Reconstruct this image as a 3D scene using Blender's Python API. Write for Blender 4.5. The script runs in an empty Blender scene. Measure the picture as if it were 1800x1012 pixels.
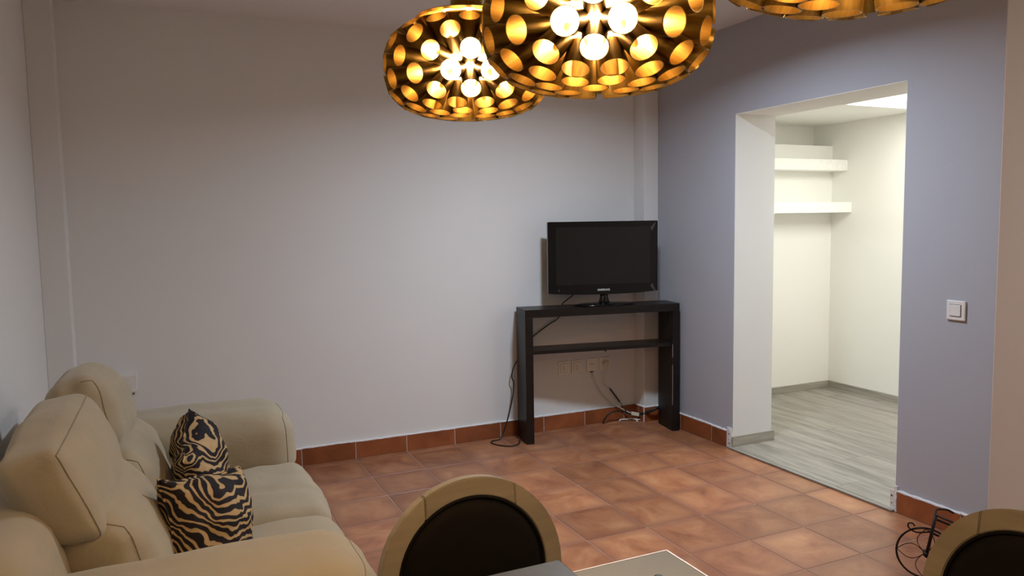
import bpy, bmesh, math, random
from math import sin, cos, pi, radians
from mathutils import Vector, Matrix, noise

random.seed(7)
SC = bpy.context.scene
COL = SC.collection

# ---------------------------------------------------------------- camera, world, light, exposure
cam_d = bpy.data.cameras.new('camera')
cam = bpy.data.objects.new('camera', cam_d); COL.objects.link(cam)
cam_d.sensor_width = 36.0
cam_d.lens = 36.0 * 1341.74 / 1800.0
cam_d.clip_start = 0.05
RX = Vector((0.9073930502757247, -0.41999049595390914, -0.015679146013268645))
RY = Vector((0.05084038714422402, 0.07265601844955347, 0.9960604188592593))
RZ = Vector((0.4171967249947456, 0.9046154355810249, -0.08728004561302105))
mw = Matrix((RX, RY, -RZ)).transposed().to_4x4()
mw.translation = Vector((-1.98255, -4.44908, 1.41934))
cam.matrix_world = mw
SC.camera = cam

world = bpy.data.worlds.new('world'); SC.world = world
world.use_nodes = True
world.node_tree.nodes['Background'].inputs[0].default_value = (0.5, 0.6, 0.8, 1)
world.node_tree.nodes['Background'].inputs[1].default_value = 0.02

SC.view_settings.view_transform = 'Standard'
SC.view_settings.look = 'None'
SC.view_settings.gamma = 1.0
SC.view_settings.use_curve_mapping = False
SC.view_settings.exposure = 0.0
SC.cycles.max_bounces = 10
SC.cycles.diffuse_bounces = 6
SC.cycles.glossy_bounces = 5
SC.cycles.sample_clamp_indirect = 4.0
SC.cycles.caustics_reflective = True
SC.cycles.use_denoising = True

def area(name, loc, size, power, color, rot=(0, 0, 0), shape='DISK', sy=None, spread=180):
    l = bpy.data.lights.new(name, 'AREA'); l.shape = shape; l.size = size
    if sy: l.size_y = sy
    l.energy = power; l.color = color; l.spread = radians(spread)
    o = bpy.data.objects.new(name, l); COL.objects.link(o); o.location = loc; o.rotation_euler = rot
    return o
COOL = (0.76, 0.87, 1.0)
area('ceiling_lamp_light', (0.016, -1.568, 2.515), 0.22, 39, COOL, spread=158)
area('passage_lamp_light', (2.1, -4.4, 2.51), 0.22, 30, (1.0, 0.95, 0.90))  # added lamp out of view, brightens the end wall face
area('closet_panel_light', (2.45, -1.33, 2.138), 0.55, 16.5, (1.0, 0.995, 0.885), shape='RECTANGLE', sy=1.15)
GLOBE = ((1.0, 0.64, 0.26), 185.0)

# ---------------------------------------------------------------- materials
def new_mat(name):
    m = bpy.data.materials.new(name); m.use_nodes = True
    nt = m.node_tree; b = nt.nodes['Principled BSDF']
    return m, nt, b
def N(nt, t, **k):
    n = nt.nodes.new(t)
    for a, v in k.items(): setattr(n, a, v)
    return n
def mix_rgb(nt, fac, a, b, mode='MIX'):
    n = nt.nodes.new('ShaderNodeMix'); n.data_type = 'RGBA'; n.blend_type = mode
    for sock, v in ((n.inputs[0], fac), (n.inputs[6], a), (n.inputs[7], b)):
        if hasattr(v, 'is_linked'): nt.links.new(v, sock)
        elif isinstance(v, (int, float)): sock.default_value = v
        else: sock.default_value = (*v, 1)
    return n.outputs[2]
def noise_tex(nt, vec, scale, detail=3, rough=.5, dist=0):
    n = N(nt, 'ShaderNodeTexNoise'); n.inputs['Scale'].default_value = scale
    n.inputs['Detail'].default_value = detail; n.inputs['Roughness'].default_value = rough
    n.inputs['Distortion'].default_value = dist
    if vec is not None: nt.links.new(vec, n.inputs['Vector'])
    return n.outputs['Fac']
def ramp(nt, fac, stops, interp='LINEAR'):
    r = N(nt, 'ShaderNodeValToRGB'); r.color_ramp.interpolation = interp
    el = r.color_ramp.elements
    while len(el) < len(stops): el.new(0.5)
    for e, (p, c) in zip(el, stops): e.position = p; e.color = (*c, 1) if len(c) == 3 else c
    nt.links.new(fac, r.inputs[0]); return r.outputs[0]
def mapping(nt, out, scale=(1, 1, 1), rot=(0, 0, 0), loc=None):
    m = N(nt, 'ShaderNodeMapping'); m.inputs['Scale'].default_value = scale; m.inputs['Rotation'].default_value = rot
    nt.links.new(out, m.inputs['Vector']); return m
def bump(nt, b, h, strength=.2, dist=.002):
    n = N(nt, 'ShaderNodeBump'); n.inputs['Strength'].default_value = strength; n.inputs['Distance'].default_value = dist
    nt.links.new(h, n.inputs['Height']); nt.links.new(n.outputs[0], b.inputs['Normal'])
def simple(name, col, rough=.5, metal=0, spec=.5, nscale=0, var=.1, bstr=0, coat=0):
    m, nt, b = new_mat(name)
    b.inputs['Roughness'].default_value = rough; b.inputs['Metallic'].default_value = metal
    b.inputs['Specular IOR Level'].default_value = spec
    b.inputs['Coat Weight'].default_value = coat
    tc = N(nt, 'ShaderNodeTexCoord')
    f = noise_tex(nt, tc.outputs['Object'], nscale or 30, 3)
    c = mix_rgb(nt, f, tuple(v * (1 - var) for v in col), tuple(min(1, v * (1 + var)) for v in col))
    nt.links.new(c, b.inputs['Base Color'])
    if bstr: bump(nt, b, f, bstr)
    return m

def plaster(name, col):
    m, nt, b = new_mat(name); b.inputs['Roughness'].default_value = .75
    b.inputs['Specular IOR Level'].default_value = .25
    tc = N(nt, 'ShaderNodeTexCoord')
    big = noise_tex(nt, tc.outputs['Object'], 1.6, 4, .6)
    c = mix_rgb(nt, big, tuple(v * .965 for v in col), tuple(min(1, v * 1.03) for v in col))
    nt.links.new(c, b.inputs['Base Color'])
    fine = noise_tex(nt, tc.outputs['Object'], 140, 4, .7)
    bump(nt, b, fine, .22, .0012)
    return m
M = {}
M['wall'] = plaster('wall_paint', (0.70, 0.705, 0.705))
M['wall_cool'] = plaster('wall_paint_lilac', (0.395, 0.40, 0.445))
M['wall_warm_lit'] = plaster('wall_paint_warm_lit', (0.60, 0.54, 0.50))  # warm lamp light on the end face, put into the paint colour
M['ceiling'] = plaster('ceiling_paint', (0.76, 0.75, 0.74))
M['reveal'] = plaster('reveal_paint', (0.72, 0.735, 0.74))
M['closet'] = plaster('closet_paint', (0.86, 0.86, 0.82))
M['caulk'] = simple('white_caulk', (.68, .68, .70), .6, nscale=60, bstr=.5)

def tile_mat(name, skirting=False):
    m, nt, b = new_mat(name)
    tc = N(nt, 'ShaderNodeTexCoord'); oi = N(nt, 'ShaderNodeObjectInfo')
    off = N(nt, 'ShaderNodeVectorMath', operation='ADD')
    sc = N(nt, 'ShaderNodeVectorMath', operation='SCALE'); sc.inputs[3].default_value = 40
    cmb = N(nt, 'ShaderNodeCombineXYZ')
    for i in range(3): nt.links.new(oi.outputs['Random'], cmb.inputs[i])
    nt.links.new(cmb.outputs[0], sc.inputs[0]); nt.links.new(sc.outputs[0], off.inputs[1]); nt.links.new(tc.outputs['Object'], off.inputs[0])
    v = off.outputs[0]
    cloud = noise_tex(nt, v, 5.5, 4, .6, .6)
    fine = noise_tex(nt, v, 60, 5, .7)
    if skirting:
        c = ramp(nt, cloud, [(.3, (.185, .052, .018)), (.7, (.31, .095, .032))])
    else:
        c = ramp(nt, cloud, [(.28, (.215, .078, .040)), (.48, (.34, .140, .066)), (.72, (.46, .225, .110))])
        # darker fired edges, printed on each tile
        g = N(nt, 'ShaderNodeVectorMath', operation='SUBTRACT'); g.inputs[1].default_value = (.5, .5, .5)
        nt.links.new(tc.outputs['Generated'], g.inputs[0])
        ab = N(nt, 'ShaderNodeVectorMath', operation='ABSOLUTE'); nt.links.new(g.outputs[0], ab.inputs[0])
        sp = N(nt, 'ShaderNodeSeparateXYZ'); nt.links.new(ab.outputs[0], sp.inputs[0])
        mx = N(nt, 'ShaderNodeMath', operation='MAXIMUM'); nt.links.new(sp.outputs[0], mx.inputs[0]); nt.links.new(sp.outputs[1], mx.inputs[1])
        ad = N(nt, 'ShaderNodeMath', operation='MULTIPLY_ADD'); nt.links.new(cloud, ad.inputs[0]); ad.inputs[1].default_value = .34
        nt.links.new(mx.outputs[0], ad.inputs[2])
        e = ramp(nt, ad.outputs[0], [(.52, (0, 0, 0)), (.70, (1, 1, 1))])
        er = N(nt, 'ShaderNodeMath', operation='MULTIPLY'); er.inputs[1].default_value = .62; nt.links.new(e, er.inputs[0])
        c = mix_rgb(nt, er.outputs[0], c, (.215, .085, .055))
    hv = N(nt, 'ShaderNodeHueSaturation')
    mr = N(nt, 'ShaderNodeMapRange'); mr.inputs[3].default_value = .80; mr.inputs[4].default_value = 1.16
    nt.links.new(oi.outputs['Random'], mr.inputs[0]); nt.links.new(mr.outputs[0], hv.inputs['Value']); nt.links.new(c, hv.inputs['Color'])
    nt.links.new(hv.outputs[0], b.inputs['Base Color'])
    r = N(nt, 'ShaderNodeMapRange'); r.inputs[3].default_value = .30; r.inputs[4].default_value = .48
    nt.links.new(fine, r.inputs[0]); nt.links.new(r.outputs[0], b.inputs['Roughness'])
    b.inputs['Specular IOR Level'].default_value = .45
    bump(nt, b, fine, .12, .001)
    return m
M['tile'] = tile_mat('terracotta_tile'); M['skirt'] = tile_mat('terracotta_skirting', True)
M['grout'] = simple('grout', (.50, .36, .27), .8, nscale=3.5, var=.55)

def wood(name, c0, c1, axis='Y', rough=.42, scale=7):
    m, nt, b = new_mat(name); b.inputs['Roughness'].default_value = rough
    tc = N(nt, 'ShaderNodeTexCoord'); oi = N(nt, 'ShaderNodeObjectInfo')
    s = {'X': (.6, 9, 9), 'Y': (9, .6, 9), 'Z': (9, 9, .6)}[axis]
    mp = mapping(nt, tc.outputs['Object'], s)
    cmb = N(nt, 'ShaderNodeCombineXYZ'); ml = N(nt, 'ShaderNodeMath', operation='MULTIPLY'); ml.inputs[1].default_value = 60
    nt.links.new(oi.outputs['Random'], ml.inputs[0])
    for i in range(3): nt.links.new(ml.outputs[0], cmb.inputs[i])
    nt.links.new(cmb.outputs[0], mp.inputs['Location'])
    f = noise_tex(nt, mp.outputs[0], scale, 5, .62, .4)
    f2 = noise_tex(nt, mp.outputs[0], scale * .35, 3, .5, .2)
    ad = N(nt, 'ShaderNodeMath', operation='MULTIPLY_ADD'); nt.links.new(f, ad.inputs[0]); ad.inputs[1].default_value = .55
    h = N(nt, 'ShaderNodeMath', operation='MULTIPLY'); h.inputs[1].default_value = .45; nt.links.new(f2, h.inputs[0]); nt.links.new(h.outputs[0], ad.inputs[2])
    c = ramp(nt, ad.outputs[0], [(.36, c0), (.64, c1)])
    hv = N(nt, 'ShaderNodeHueSaturation'); mr = N(nt, 'ShaderNodeMapRange'); mr.inputs[3].default_value = .93; mr.inputs[4].default_value = 1.06
    nt.links.new(oi.outputs['Random'], mr.inputs[0]); nt.links.new(mr.outputs[0], hv.inputs['Value']); nt.links.new(c, hv.inputs['Color'])
    nt.links.new(hv.outputs[0], b.inputs['Base Color'])
    bump(nt, b, f, .1, .001)
    return m
M['laminate'] = wood('grey_laminate', (.165, .152, .132), (.37, .345, .305), 'Y', .40)
M['laminate_x'] = wood('grey_laminate_skirting', (.24, .225, .19), (.42, .40, .345), 'X', .45)
M['laminate_y'] = wood('grey_laminate_skirting_far', (.24, .225, .19), (.42, .40, .345), 'Y', .45)
M['espresso'] = wood('espresso_wood', (.0085, .006, .0055), (.016, .012, .010), 'X', .36, 5)
M['espresso'].node_tree.nodes['Principled BSDF'].inputs['Specular IOR Level'].default_value = .25
M['chairwood'] = wood('champagne_wood', (.25, .212, .15), (.34, .29, .212), 'X', .38, 4)
M['pad'] = simple('black_brown_leather', (.0045, .003, .0018), .7, spec=.15, nscale=60, bstr=.15)
M['slate'] = simple('slate_grey_top', (.052, .056, .057), .42, nscale=22, var=.35)
M['leaf'] = simple('light_grey_glass', (.25, .27, .295), .16, nscale=12, var=.08)
M['leafrim'] = simple('pale_metal_rim', (.75, .66, .58), .35, .6)
M['dark_metal'] = simple('dark_metal', (.03, .03, .03), .4, .8)
M['chrome'] = simple('chrome', (.7, .7, .7), .15, 1)
M['gloss_black'] = simple('gloss_black', (.003, .003, .0032), .14, coat=.1, spec=.3)
M['screen'] = simple('screen_black', (.0095, .0095, .0085), .14, spec=.35)
M['silver'] = simple('silver_print', (.6, .6, .6), .4)
M['ivory'] = simple('ivory_plastic', (.78, .74, .66), .4)
M['white_plastic'] = simple('white_plastic', (.72, .70, .68), .38)
M['cream_plastic'] = simple('cream_plastic', (.70, .66, .52), .4)
M['dark_gap'] = simple('dark_gap', (.05, .04, .035), .7)
M['black_cable'] = simple('black_cable', (.01, .009, .009), .45)
M['white_cable'] = simple('white_cable', (.62, .58, .52), .45)
M['shelf'] = simple('white_shelf', (.88, .88, .84), .5)
M['wrought'] = simple('wrought_iron', (.012, .008, .008), .5, .5)
M['basket'] = simple('dark_basket_wire', (.02, .014, .012), .55, .4)

def fabric(name, c, amb=.0):
    m, nt, b = new_mat(name); b.inputs['Roughness'].default_value = .92; b.inputs['Specular IOR Level'].default_value = .15
    b.inputs['Sheen Weight'].default_value = .25; b.inputs['Sheen Roughness'].default_value = .5
    tc = N(nt, 'ShaderNodeTexCoord')
    big = noise_tex(nt, tc.outputs['Object'], 7, 4, .6)
    col = mix_rgb(nt, big, tuple(v * .90 for v in c), tuple(v * 1.08 for v in c))
    nt.links.new(col, b.inputs['Base Color'])
    w = noise_tex(nt, tc.outputs['Object'], 420, 2, .6)
    cr = noise_tex(nt, mapping(nt, tc.outputs['Object'], (1, .45, 1.3)).outputs[0], 9, 4, .62, .8)
    ad = N(nt, 'ShaderNodeMath', operation='MULTIPLY_ADD'); ad.inputs[1].default_value = .06
    nt.links.new(w, ad.inputs[0]); nt.links.new(cr, ad.inputs[2])
    bump(nt, b, ad.outputs[0], .28, .012)
    return m
M['sofa'] = fabric('taupe_fabric', (.365, .315, .225))
M['seam'] = fabric('seam_fabric', (.24, .195, .14))

def zebra():
    m, nt, b = new_mat('zebra_print'); b.inputs['Roughness'].default_value = .75; b.inputs['Specular IOR Level'].default_value = .25
    tc = N(nt, 'ShaderNodeTexCoord'); mp = mapping(nt, tc.outputs['Object'], (1, 1, 1), (.5, .9, .5))
    n = N(nt, 'ShaderNodeTexNoise'); n.inputs['Scale'].default_value = 9; n.inputs['Detail'].default_value = 1.0
    nt.links.new(mp.outputs[0], n.inputs['Vector'])
    s = N(nt, 'ShaderNodeVectorMath', operation='SCALE'); s.inputs[3].default_value = .085; nt.links.new(n.outputs['Color'], s.inputs[0])
    a = N(nt, 'ShaderNodeVectorMath', operation='ADD'); nt.links.new(mp.outputs[0], a.inputs[0]); nt.links.new(s.outputs[0], a.inputs[1])
    w = N(nt, 'ShaderNodeTexWave', wave_type='BANDS', bands_direction='DIAGONAL'); w.inputs['Scale'].default_value = 23
    w.inputs['Distortion'].default_value = 4.6; w.inputs['Detail'].default_value = 1.0; w.inputs['Detail Scale'].default_value = 1.1
    nt.links.new(a.outputs[0], w.inputs['Vector'])
    c = ramp(nt, w.outputs['Fac'], [(0, (.010, .007, .010)), (.63, (.010, .007, .010)), (.68, (.40, .27, .125)), (1, (.47, .33, .17))])
    nt.links.new(c, b.inputs['Base Color'])
    f = noise_tex(nt, tc.outputs['Object'], 14, 4, .6, 1.0); bump(nt, b, f, .5, .012)
    return m
M['zebra'] = zebra()

def gold():
    m, nt, b = new_mat('brushed_gold_metal'); b.inputs['Metallic'].default_value = 1
    tc = N(nt, 'ShaderNodeTexCoord'); mp = mapping(nt, tc.outputs['Object'], (60, 60, 3))
    f = noise_tex(nt, mp.outputs[0], 4, 3, .6)
    c = ramp(nt, f, [(.3, (.30, .19, .055)), (.7, (.44, .305, .095))]); nt.links.new(c, b.inputs['Base Color'])
    b.inputs['Roughness'].default_value = .36
    bump(nt, b, f, .12, .001)
    return m
M['gold'] = gold()
def emit(name, col, s):
    m, nt, b = new_mat(name); b.inputs['Base Color'].default_value = (.8, .8, .8, 1)
    b.inputs['Emission Color'].default_value = (*col, 1); b.inputs['Emission Strength'].default_value = s; return m
M['globe'] = emit('lit_opal_glass', *GLOBE)
M['panel'] = emit('lit_panel', (1, 1, .97), 5.0)
M['led'] = emit('lit_diffuser', COOL, 3.0)

# ---------------------------------------------------------------- helpers
def link(name, me, mat, parent=None, loc=None, rot=None, smooth=False):
    if mat is not None: me.materials.append(M[mat] if isinstance(mat, str) else mat)
    if smooth:
        me.shade_smooth()
    o = bpy.data.objects.new(name, me); COL.objects.link(o)
    if parent is not None: o.parent = parent
    if loc is not None: o.location = loc
    if rot is not None: o.rotation_euler = rot
    return o
def empty(name, label, cat, loc=(0, 0, 0), rotz=0, group=None):
    o = bpy.data.objects.new(name, None); COL.objects.link(o); o.empty_display_size = .05
    o.location = loc; o.rotation_euler = (0, 0, rotz); o['label'] = label; o['category'] = cat
    if group: o['group'] = group
    return o
def tag(o, label, cat=None, group=None):
    o['label'] = label
    if cat: o['category'] = cat
    if group: o['group'] = group
    return o
def struct(o, label=None, cat=None):
    o['kind'] = 'structure'
    if label: o['label'] = label
    o['category'] = cat or o.name.split('_')[0].split('.')[0]
    return o
BOXF = [(0, 3, 2, 1), (4, 5, 6, 7), (0, 1, 5, 4), (1, 2, 6, 5), (2, 3, 7, 6), (3, 0, 4, 7)]
def boxes(lst, bevel=0, seg=2):
    """one mesh of axis-aligned boxes given as (x0,x1,y0,y1,z0,z1)"""
    bm = bmesh.new()
    for x0, x1, y0, y1, z0, z1 in lst:
        vs = [bm.verts.new(p) for p in ((x0, y0, z0), (x1, y0, z0), (x1, y1, z0), (x0, y1, z0), (x0, y0, z1), (x1, y0, z1), (x1, y1, z1), (x0, y1, z1))]
        for f in BOXF: bm.faces.new([vs[i] for i in f])
    if bevel: bmesh.ops.bevel(bm, geom=bm.edges[:], offset=bevel, segments=seg, affect='EDGES', profile=.5)
    me = bpy.data.meshes.new('m'); bm.to_mesh(me); bm.free(); return me
def pyd(v, f):
    me = bpy.data.meshes.new('m'); me.from_pydata([tuple(p) for p in v], [], f); me.update(); return me
def spline(pts, n=8):
    P = [Vector(p) for p in pts]; P = [P[0] * 2 - P[1]] + P + [P[-1] * 2 - P[-2]]; out = []
    for i in range(1, len(P) - 2):
        for k in range(n):
            t = k / n; a, b, c, d = P[i - 1], P[i], P[i + 1], P[i + 2]
            out.append(.5 * ((2 * b) + (c - a) * t + (2 * a - 5 * b + 4 * c - d) * t * t + (3 * b - a - 3 * c + d) * t ** 3))
    out.append(P[-2]); return out
def tube(pts, r, seg=8, closed=False, smooth_n=0):
    P = spline(pts, smooth_n) if smooth_n else [Vector(p) for p in pts]
    n = len(P); v = []; f = []; up = None
    for i, p in enumerate(P):
        t = (P[(i + 1) % n] - P[i - 1]) if closed else (P[min(i + 1, n - 1)] - P[max(i - 1, 0)])
        if t.length < 1e-9: t = Vector((0, 0, 1))
        t.normalize()
        if up is None: up = t.orthogonal().normalized()
        up = (up - t * up.dot(t)); up = up.normalized() if up.length > 1e-6 else t.orthogonal().normalized()
        s = t.cross(up); rr = r(i / max(1, n - 1)) if callable(r) else r
        for k in range(seg):
            a = 2 * pi * k / seg; v.append(p + (up * cos(a) + s * sin(a)) * rr)
    m = n if closed else n - 1
    for i in range(m):
        j = (i + 1) % n
        for k in range(seg):
            f.append((i * seg + k, i * seg + (k + 1) % seg, j * seg + (k + 1) % seg, j * seg + k))
    if not closed:
        f.append(tuple(range(seg))[::-1]); f.append(tuple((n - 1) * seg + k for k in range(seg)))
    return pyd(v, f)
def lathe(prof, seg=32, cap=True):
    v = []; f = []
    for r, z in prof:
        for k in range(seg):
            a = 2 * pi * k / seg; v.append((r * cos(a), r * sin(a), z))
    for i in range(len(prof) - 1):
        for k in range(seg):
            f.append((i * seg + k, i * seg + (k + 1) % seg, (i + 1) * seg + (k + 1) % seg, (i + 1) * seg + k))
    if cap:
        f.append(tuple(range(seg))[::-1]); f.append(tuple((len(prof) - 1) * seg + k for k in range(seg)))
    return pyd(v, f)
def subcube(nu, nv, nw):
    """surface points of a gridded cube in [-1,1]^3"""
    idx = {}; V = []; F = []
    def vid(p):
        k = tuple(round(c, 5) for c in p)
        if k not in idx: idx[k] = len(V); V.append(p)
        return idx[k]
    def g(n): return [2 * i / n - 1 for i in range(n + 1)]
    A = [g(nu), g(nv), g(nw)]
    for ax in range(3):
        a, b = [(1, 2), (2, 0), (0, 1)][ax]
        for s in (-1, 1):
            for i in range(len(A[a]) - 1):
                for j in range(len(A[b]) - 1):
                    q = []
                    for u, w in ((i, j), (i + 1, j), (i + 1, j + 1), (i, j + 1)):
                        p = [0, 0, 0]; p[ax] = s; p[a] = A[a][u]; p[b] = A[b][w]; q.append(vid(tuple(p)))
                    F.append(tuple(q) if s > 0 else tuple(reversed(q)))
    return V, F
def remap(t, e=1.35):      # crowd the grid towards the edges
    return math.copysign(1 - (1 - abs(t)) ** e, t)
def soft(h, r, puff=(0, 0, 0), wr=0, seed=0, grooves=()):
    """returns fn: cube point -> rounded, puffed point of half size h"""
    def fn(p):
        q = [remap(c) * hh for c, hh in zip(p, h)]
        inner = [max(-hh + r, min(hh - r, c)) for c, hh in zip(q, h)]
        d = Vector(q) - Vector(inner)
        o = Vector(inner) + (d.normalized() * r if d.length > 1e-9 else d)
        u = [max(-1, min(1, c / hh)) for c, hh in zip(o, h)]
        w = [(1 - u[1] ** 2) * (1 - u[2] ** 2), (1 - u[0] ** 2) * (1 - u[2] ** 2), (1 - u[0] ** 2) * (1 - u[1] ** 2)]
        for i in range(3): o[i] += puff[i] * max(0, w[i]) ** .7 * (1 if u[i] > 0 else -1) * abs(u[i]) ** 2
        if wr:
            s = Vector((o[0] * 9, o[1] * 5, o[2] * 9)) + Vector((seed * 7.3, seed * 3.1, 0))
            nrm = Vector(u).normalized()
            o += nrm * (noise.noise(s) * wr + noise.noise(s * 2.3) * wr * .45)
        return o
    return fn
def quad_fn(axis, a0, a1, q0, q1, r, puff, wr=.006, seed=0):
    """sweep from a0 to a1 along axis between two quads; quad corners (s,z): front-bottom, front-top, back-top, back-bottom.
    s is x when axis is 'y' and y when axis is 'x'"""
    def size(q): return ((abs(q[0][0] - q[3][0]) + abs(q[1][0] - q[2][0])) / 2, (abs(q[1][1] - q[0][1]) + abs(q[2][1] - q[3][1])) / 2)
    s0, s1 = size(q0), size(q1); hs = (s0[0] + s1[0]) / 4; hz = (s0[1] + s1[1]) / 4; hl = abs(a1 - a0) / 2
    base = soft((hs, hl, hz), r, puff, wr, seed)
    def fn(p):
        o = base(p); u, t, w = o[0] / hs, o[1] / hl, o[2] / hz
        tt = (t + 1) / 2; q = [tuple(q0[k][c] * (1 - tt) + q1[k][c] * tt for c in (0, 1)) for k in range(4)]
        fu, fw = (u + 1) / 2, (w + 1) / 2     # u=+1 front
        s = [(q[3][c] * (1 - fu) + q[0][c] * fu) * (1 - fw) + (q[2][c] * (1 - fu) + q[1][c] * fu) * fw for c in (0, 1)]
        a = (a0 + a1) / 2 + t * (a1 - a0) / 2
        return Vector((s[0], a, s[1])) if axis == 'y' else Vector((a, s[0], s[1]))
    return fn
def soft_mesh(fn, n=(14, 26, 14)):
    V, F = subcube(*n); me = pyd([fn(p) for p in V], F)
    bm = bmesh.new(); bm.from_mesh(me); bmesh.ops.recalc_face_normals(bm, faces=bm.faces); bm.to_mesh(me); bm.free()
    return me
def fnseam(fn, cube_pts, r=.0032, per=10, closed=False, push=1.0):
    pts = []
    n = len(cube_pts)
    for i in range(n if closed else n - 1):
        a, b = Vector(cube_pts[i]), Vector(cube_pts[(i + 1) % n])
        for k in range(per): pts.append(fn(tuple(a.lerp(b, k / per))))
    if not closed: pts.append(fn(tuple(cube_pts[-1])))
    return tube(pts, r, 6, closed)

# ---------------------------------------------------------------- room shell
S = .32
BW = .074          # back wall face (y)
RW = 1.171         # right wall face (x)
LW = -2.52
CZ = 2.555
OY0, OY1, OZ = -.825, -1.976, 2.034   # opening in the right wall
WE = -2.425        # end of the right wall
FY = -5.9          # wall behind the camera

struct(link('wall_back', boxes([(LW - .2, 1.48, BW, .30, -.05, CZ + .1)]), 'wall'), 'long plain lilac-white wall behind the sofa and television')
struct(link('wall_left', boxes([(LW - .2, LW, FY - .2, BW, -.05, CZ + .1)]), 'wall'), 'plain white wall behind the sofa back')
struct(link('wall_right', boxes([(RW, 1.48, OY0, BW, -.05, CZ + .1), (RW, 1.48, OY1, OY0, OZ, CZ + .1), (RW, 1.48, WE + .004, OY1, -.05, CZ + .1)]), 'wall_cool'),
       'lilac wall with the doorless opening and the light switch')
struct(link('wall_end', boxes([(RW + .0005, 3.4, WE, WE + .2, -.05, CZ + .1)]), 'wall_warm_lit'), 'wall face, tan from painted-in warm light, turning the corner at the edge of the lilac wall')
struct(link('wall_side', boxes([(3.2, 3.4, FY - .2, WE, -.05, CZ + .1)]), 'wall'), 'plain wall closing the dining side of the room')
struct(link('wall_front', boxes([(LW - .2, 3.4, FY - .2, FY, -.05, CZ + .1)]), 'wall'), 'plain wall behind the dining table')
struct(link('ceiling', boxes([(LW - .2, 3.4, FY - .2, .3, CZ, CZ + .12)]), 'ceiling'), 'plain off-white ceiling above the hanging lamps')
struct(link('pillar', boxes([(1.056, RW, -.05, BW, 0, CZ)], .003), 'wall'), 'slim boxed pillar in the corner behind the television')
struct(link('pillar', boxes([(LW, -2.40, -.05, BW, 0, CZ)], .003), 'wall'), 'slim boxed pillar in the corner beyond the sofa')

# floor: grout bed with every terracotta tile its own piece
floor = struct(link('floor', boxes([(LW - .05, 3.25, FY - .05, BW + .02, -.05, -.002)]), 'grout'), 'terracotta tile floor with pale grout lines')
G = .0016
full = boxes([(-S / 2 + G, S / 2 - G, -S / 2 + G, S / 2 - G, -.010, 0)], .0014, 1); full.materials.append(M['tile'])
def floor_tile(x0, x1, y0, y1):
    w, h = x1 - x0, y1 - y0
    cx, cy = (x0 + x1) / 2, (y0 + y1) / 2
    if abs(w - S) < 1e-3 and abs(h - S) < 1e-3:
        o = bpy.data.objects.new('tile', full); COL.objects.link(o); o.parent = floor
    else:
        o = link('tile', boxes([(-w / 2 + G, w / 2 - G, -h / 2 + G, h / 2 - G, -.010, 0)], .0014, 1), 'tile', floor)
    o.location = (cx, cy, random.uniform(-.0003, .0003))
xs = [LW] + [i * S for i in range(-7, 4)] + [RW]
ys = [BW] + [-j * S for j in range(0, 16)]
for j in range(len(ys) - 1):
    row = xs if ys[j + 1] > WE else [LW] + [i * S for i in range(-7, 7)]
    for i in range(len(row) - 1):
        a, b, c, d = row[i], row[i + 1], ys[j + 1], ys[j]
        if a >= RW and d > WE: continue
        floor_tile(a, b, c, d)
# floor corner past the end of the right wall and strip to the wall line
rest = boxes([(LW, 3.2, FY, ys[-1], -.010, -.001), (7 * S - S + .002, 3.2, ys[-1], WE, -.010, -.001)])
o = link('tile_field', rest, 'tile', floor); o['kind'] = 'stuff'

# skirting of terracotta tiles
def skirting(name, label, segs, axis, face, d, h0=.104):
    g = bpy.data.objects.new(name, None); COL.objects.link(g); struct(g, label, 'baseboard')
    for a, b in segs:
        h = h0 + random.uniform(-.0015, .0025)
        if axis == 'x': me = boxes([(a + .0018, b - .0018, min(face, face + d), max(face, face + d), .001, h)], .0012, 1)
        else: me = boxes([(min(face, face + d), max(face, face + d), a + .0018, b - .0018, .001, h)], .0012, 1)
        link('tile', me, 'skirt', g)
        # pale joint and ragged bead of caulk on top
        n = 14; bm = bmesh.new(); rows = []
        for k in range(n + 1):
            t = a + (b - a) * k / n; top = h + .005 + random.uniform(-.0015, .003); lo = h - .001 - random.uniform(0, .0025)
            q = []
            for (dd, zz) in ((0, lo), (d * 1.12, lo), (d * 1.05, top - .003), (0, top)):
                q.append(bm.verts.new((t, face + dd, zz) if axis == 'x' else (face + dd, t, zz)))
            rows.append(q)
        for k in range(n):
            for m_ in range(4): bm.faces.new((rows[k][m_], rows[k][(m_ + 1) % 4], rows[k + 1][(m_ + 1) % 4], rows[k + 1][m_]))
        bm.faces.new(rows[0]); bm.faces.new(rows[-1][::-1]); bmesh.ops.recalc_face_normals(bm, faces=bm.faces)
        me = bpy.data.meshes.new('m'); bm.to_mesh(me); bm.free(); link('caulk_bead', me, 'caulk', g)
    lo, hi = segs[0][0], segs[-1][1]
    gm = [(lo, hi, min(face, face + d * .8), max(face, face + d * .8), -.001, .101)] if axis == 'x' else [(min(face, face + d * .8), max(face, face + d * .8), lo, hi, -.001, .101)]
    link('grout_bed', boxes(gm), 'caulk', g)
    return g
skirting('baseboard_back', 'terracotta tile skirting along the long back wall', [(i * S, (i + 1) * S) for i in range(-7, 3)] + [(3 * S, 1.056)], 'x', BW, -.012)
skirting('baseboard_pillar', 'short terracotta skirting around the corner pillar behind the console', [(-.05, .010), (.010, BW - .014)], 'y', 1.056, -.010)
skirting('baseboard_corner', 'small terracotta skirting piece on the face of the corner pillar', [(1.050, RW)], 'x', -.05, -.010)
skirting('baseboard_right', 'terracotta skirting between the console and the opening', [(-.785, -.642), (-.642, -.322), (-.322, -.062)], 'y', RW, -.012)
skirting('baseboard_end', 'terracotta skirting on the wall under the light switch', [(-2.425, -2.31), (-2.31, -1.99)], 'y', RW, -.012)

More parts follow.
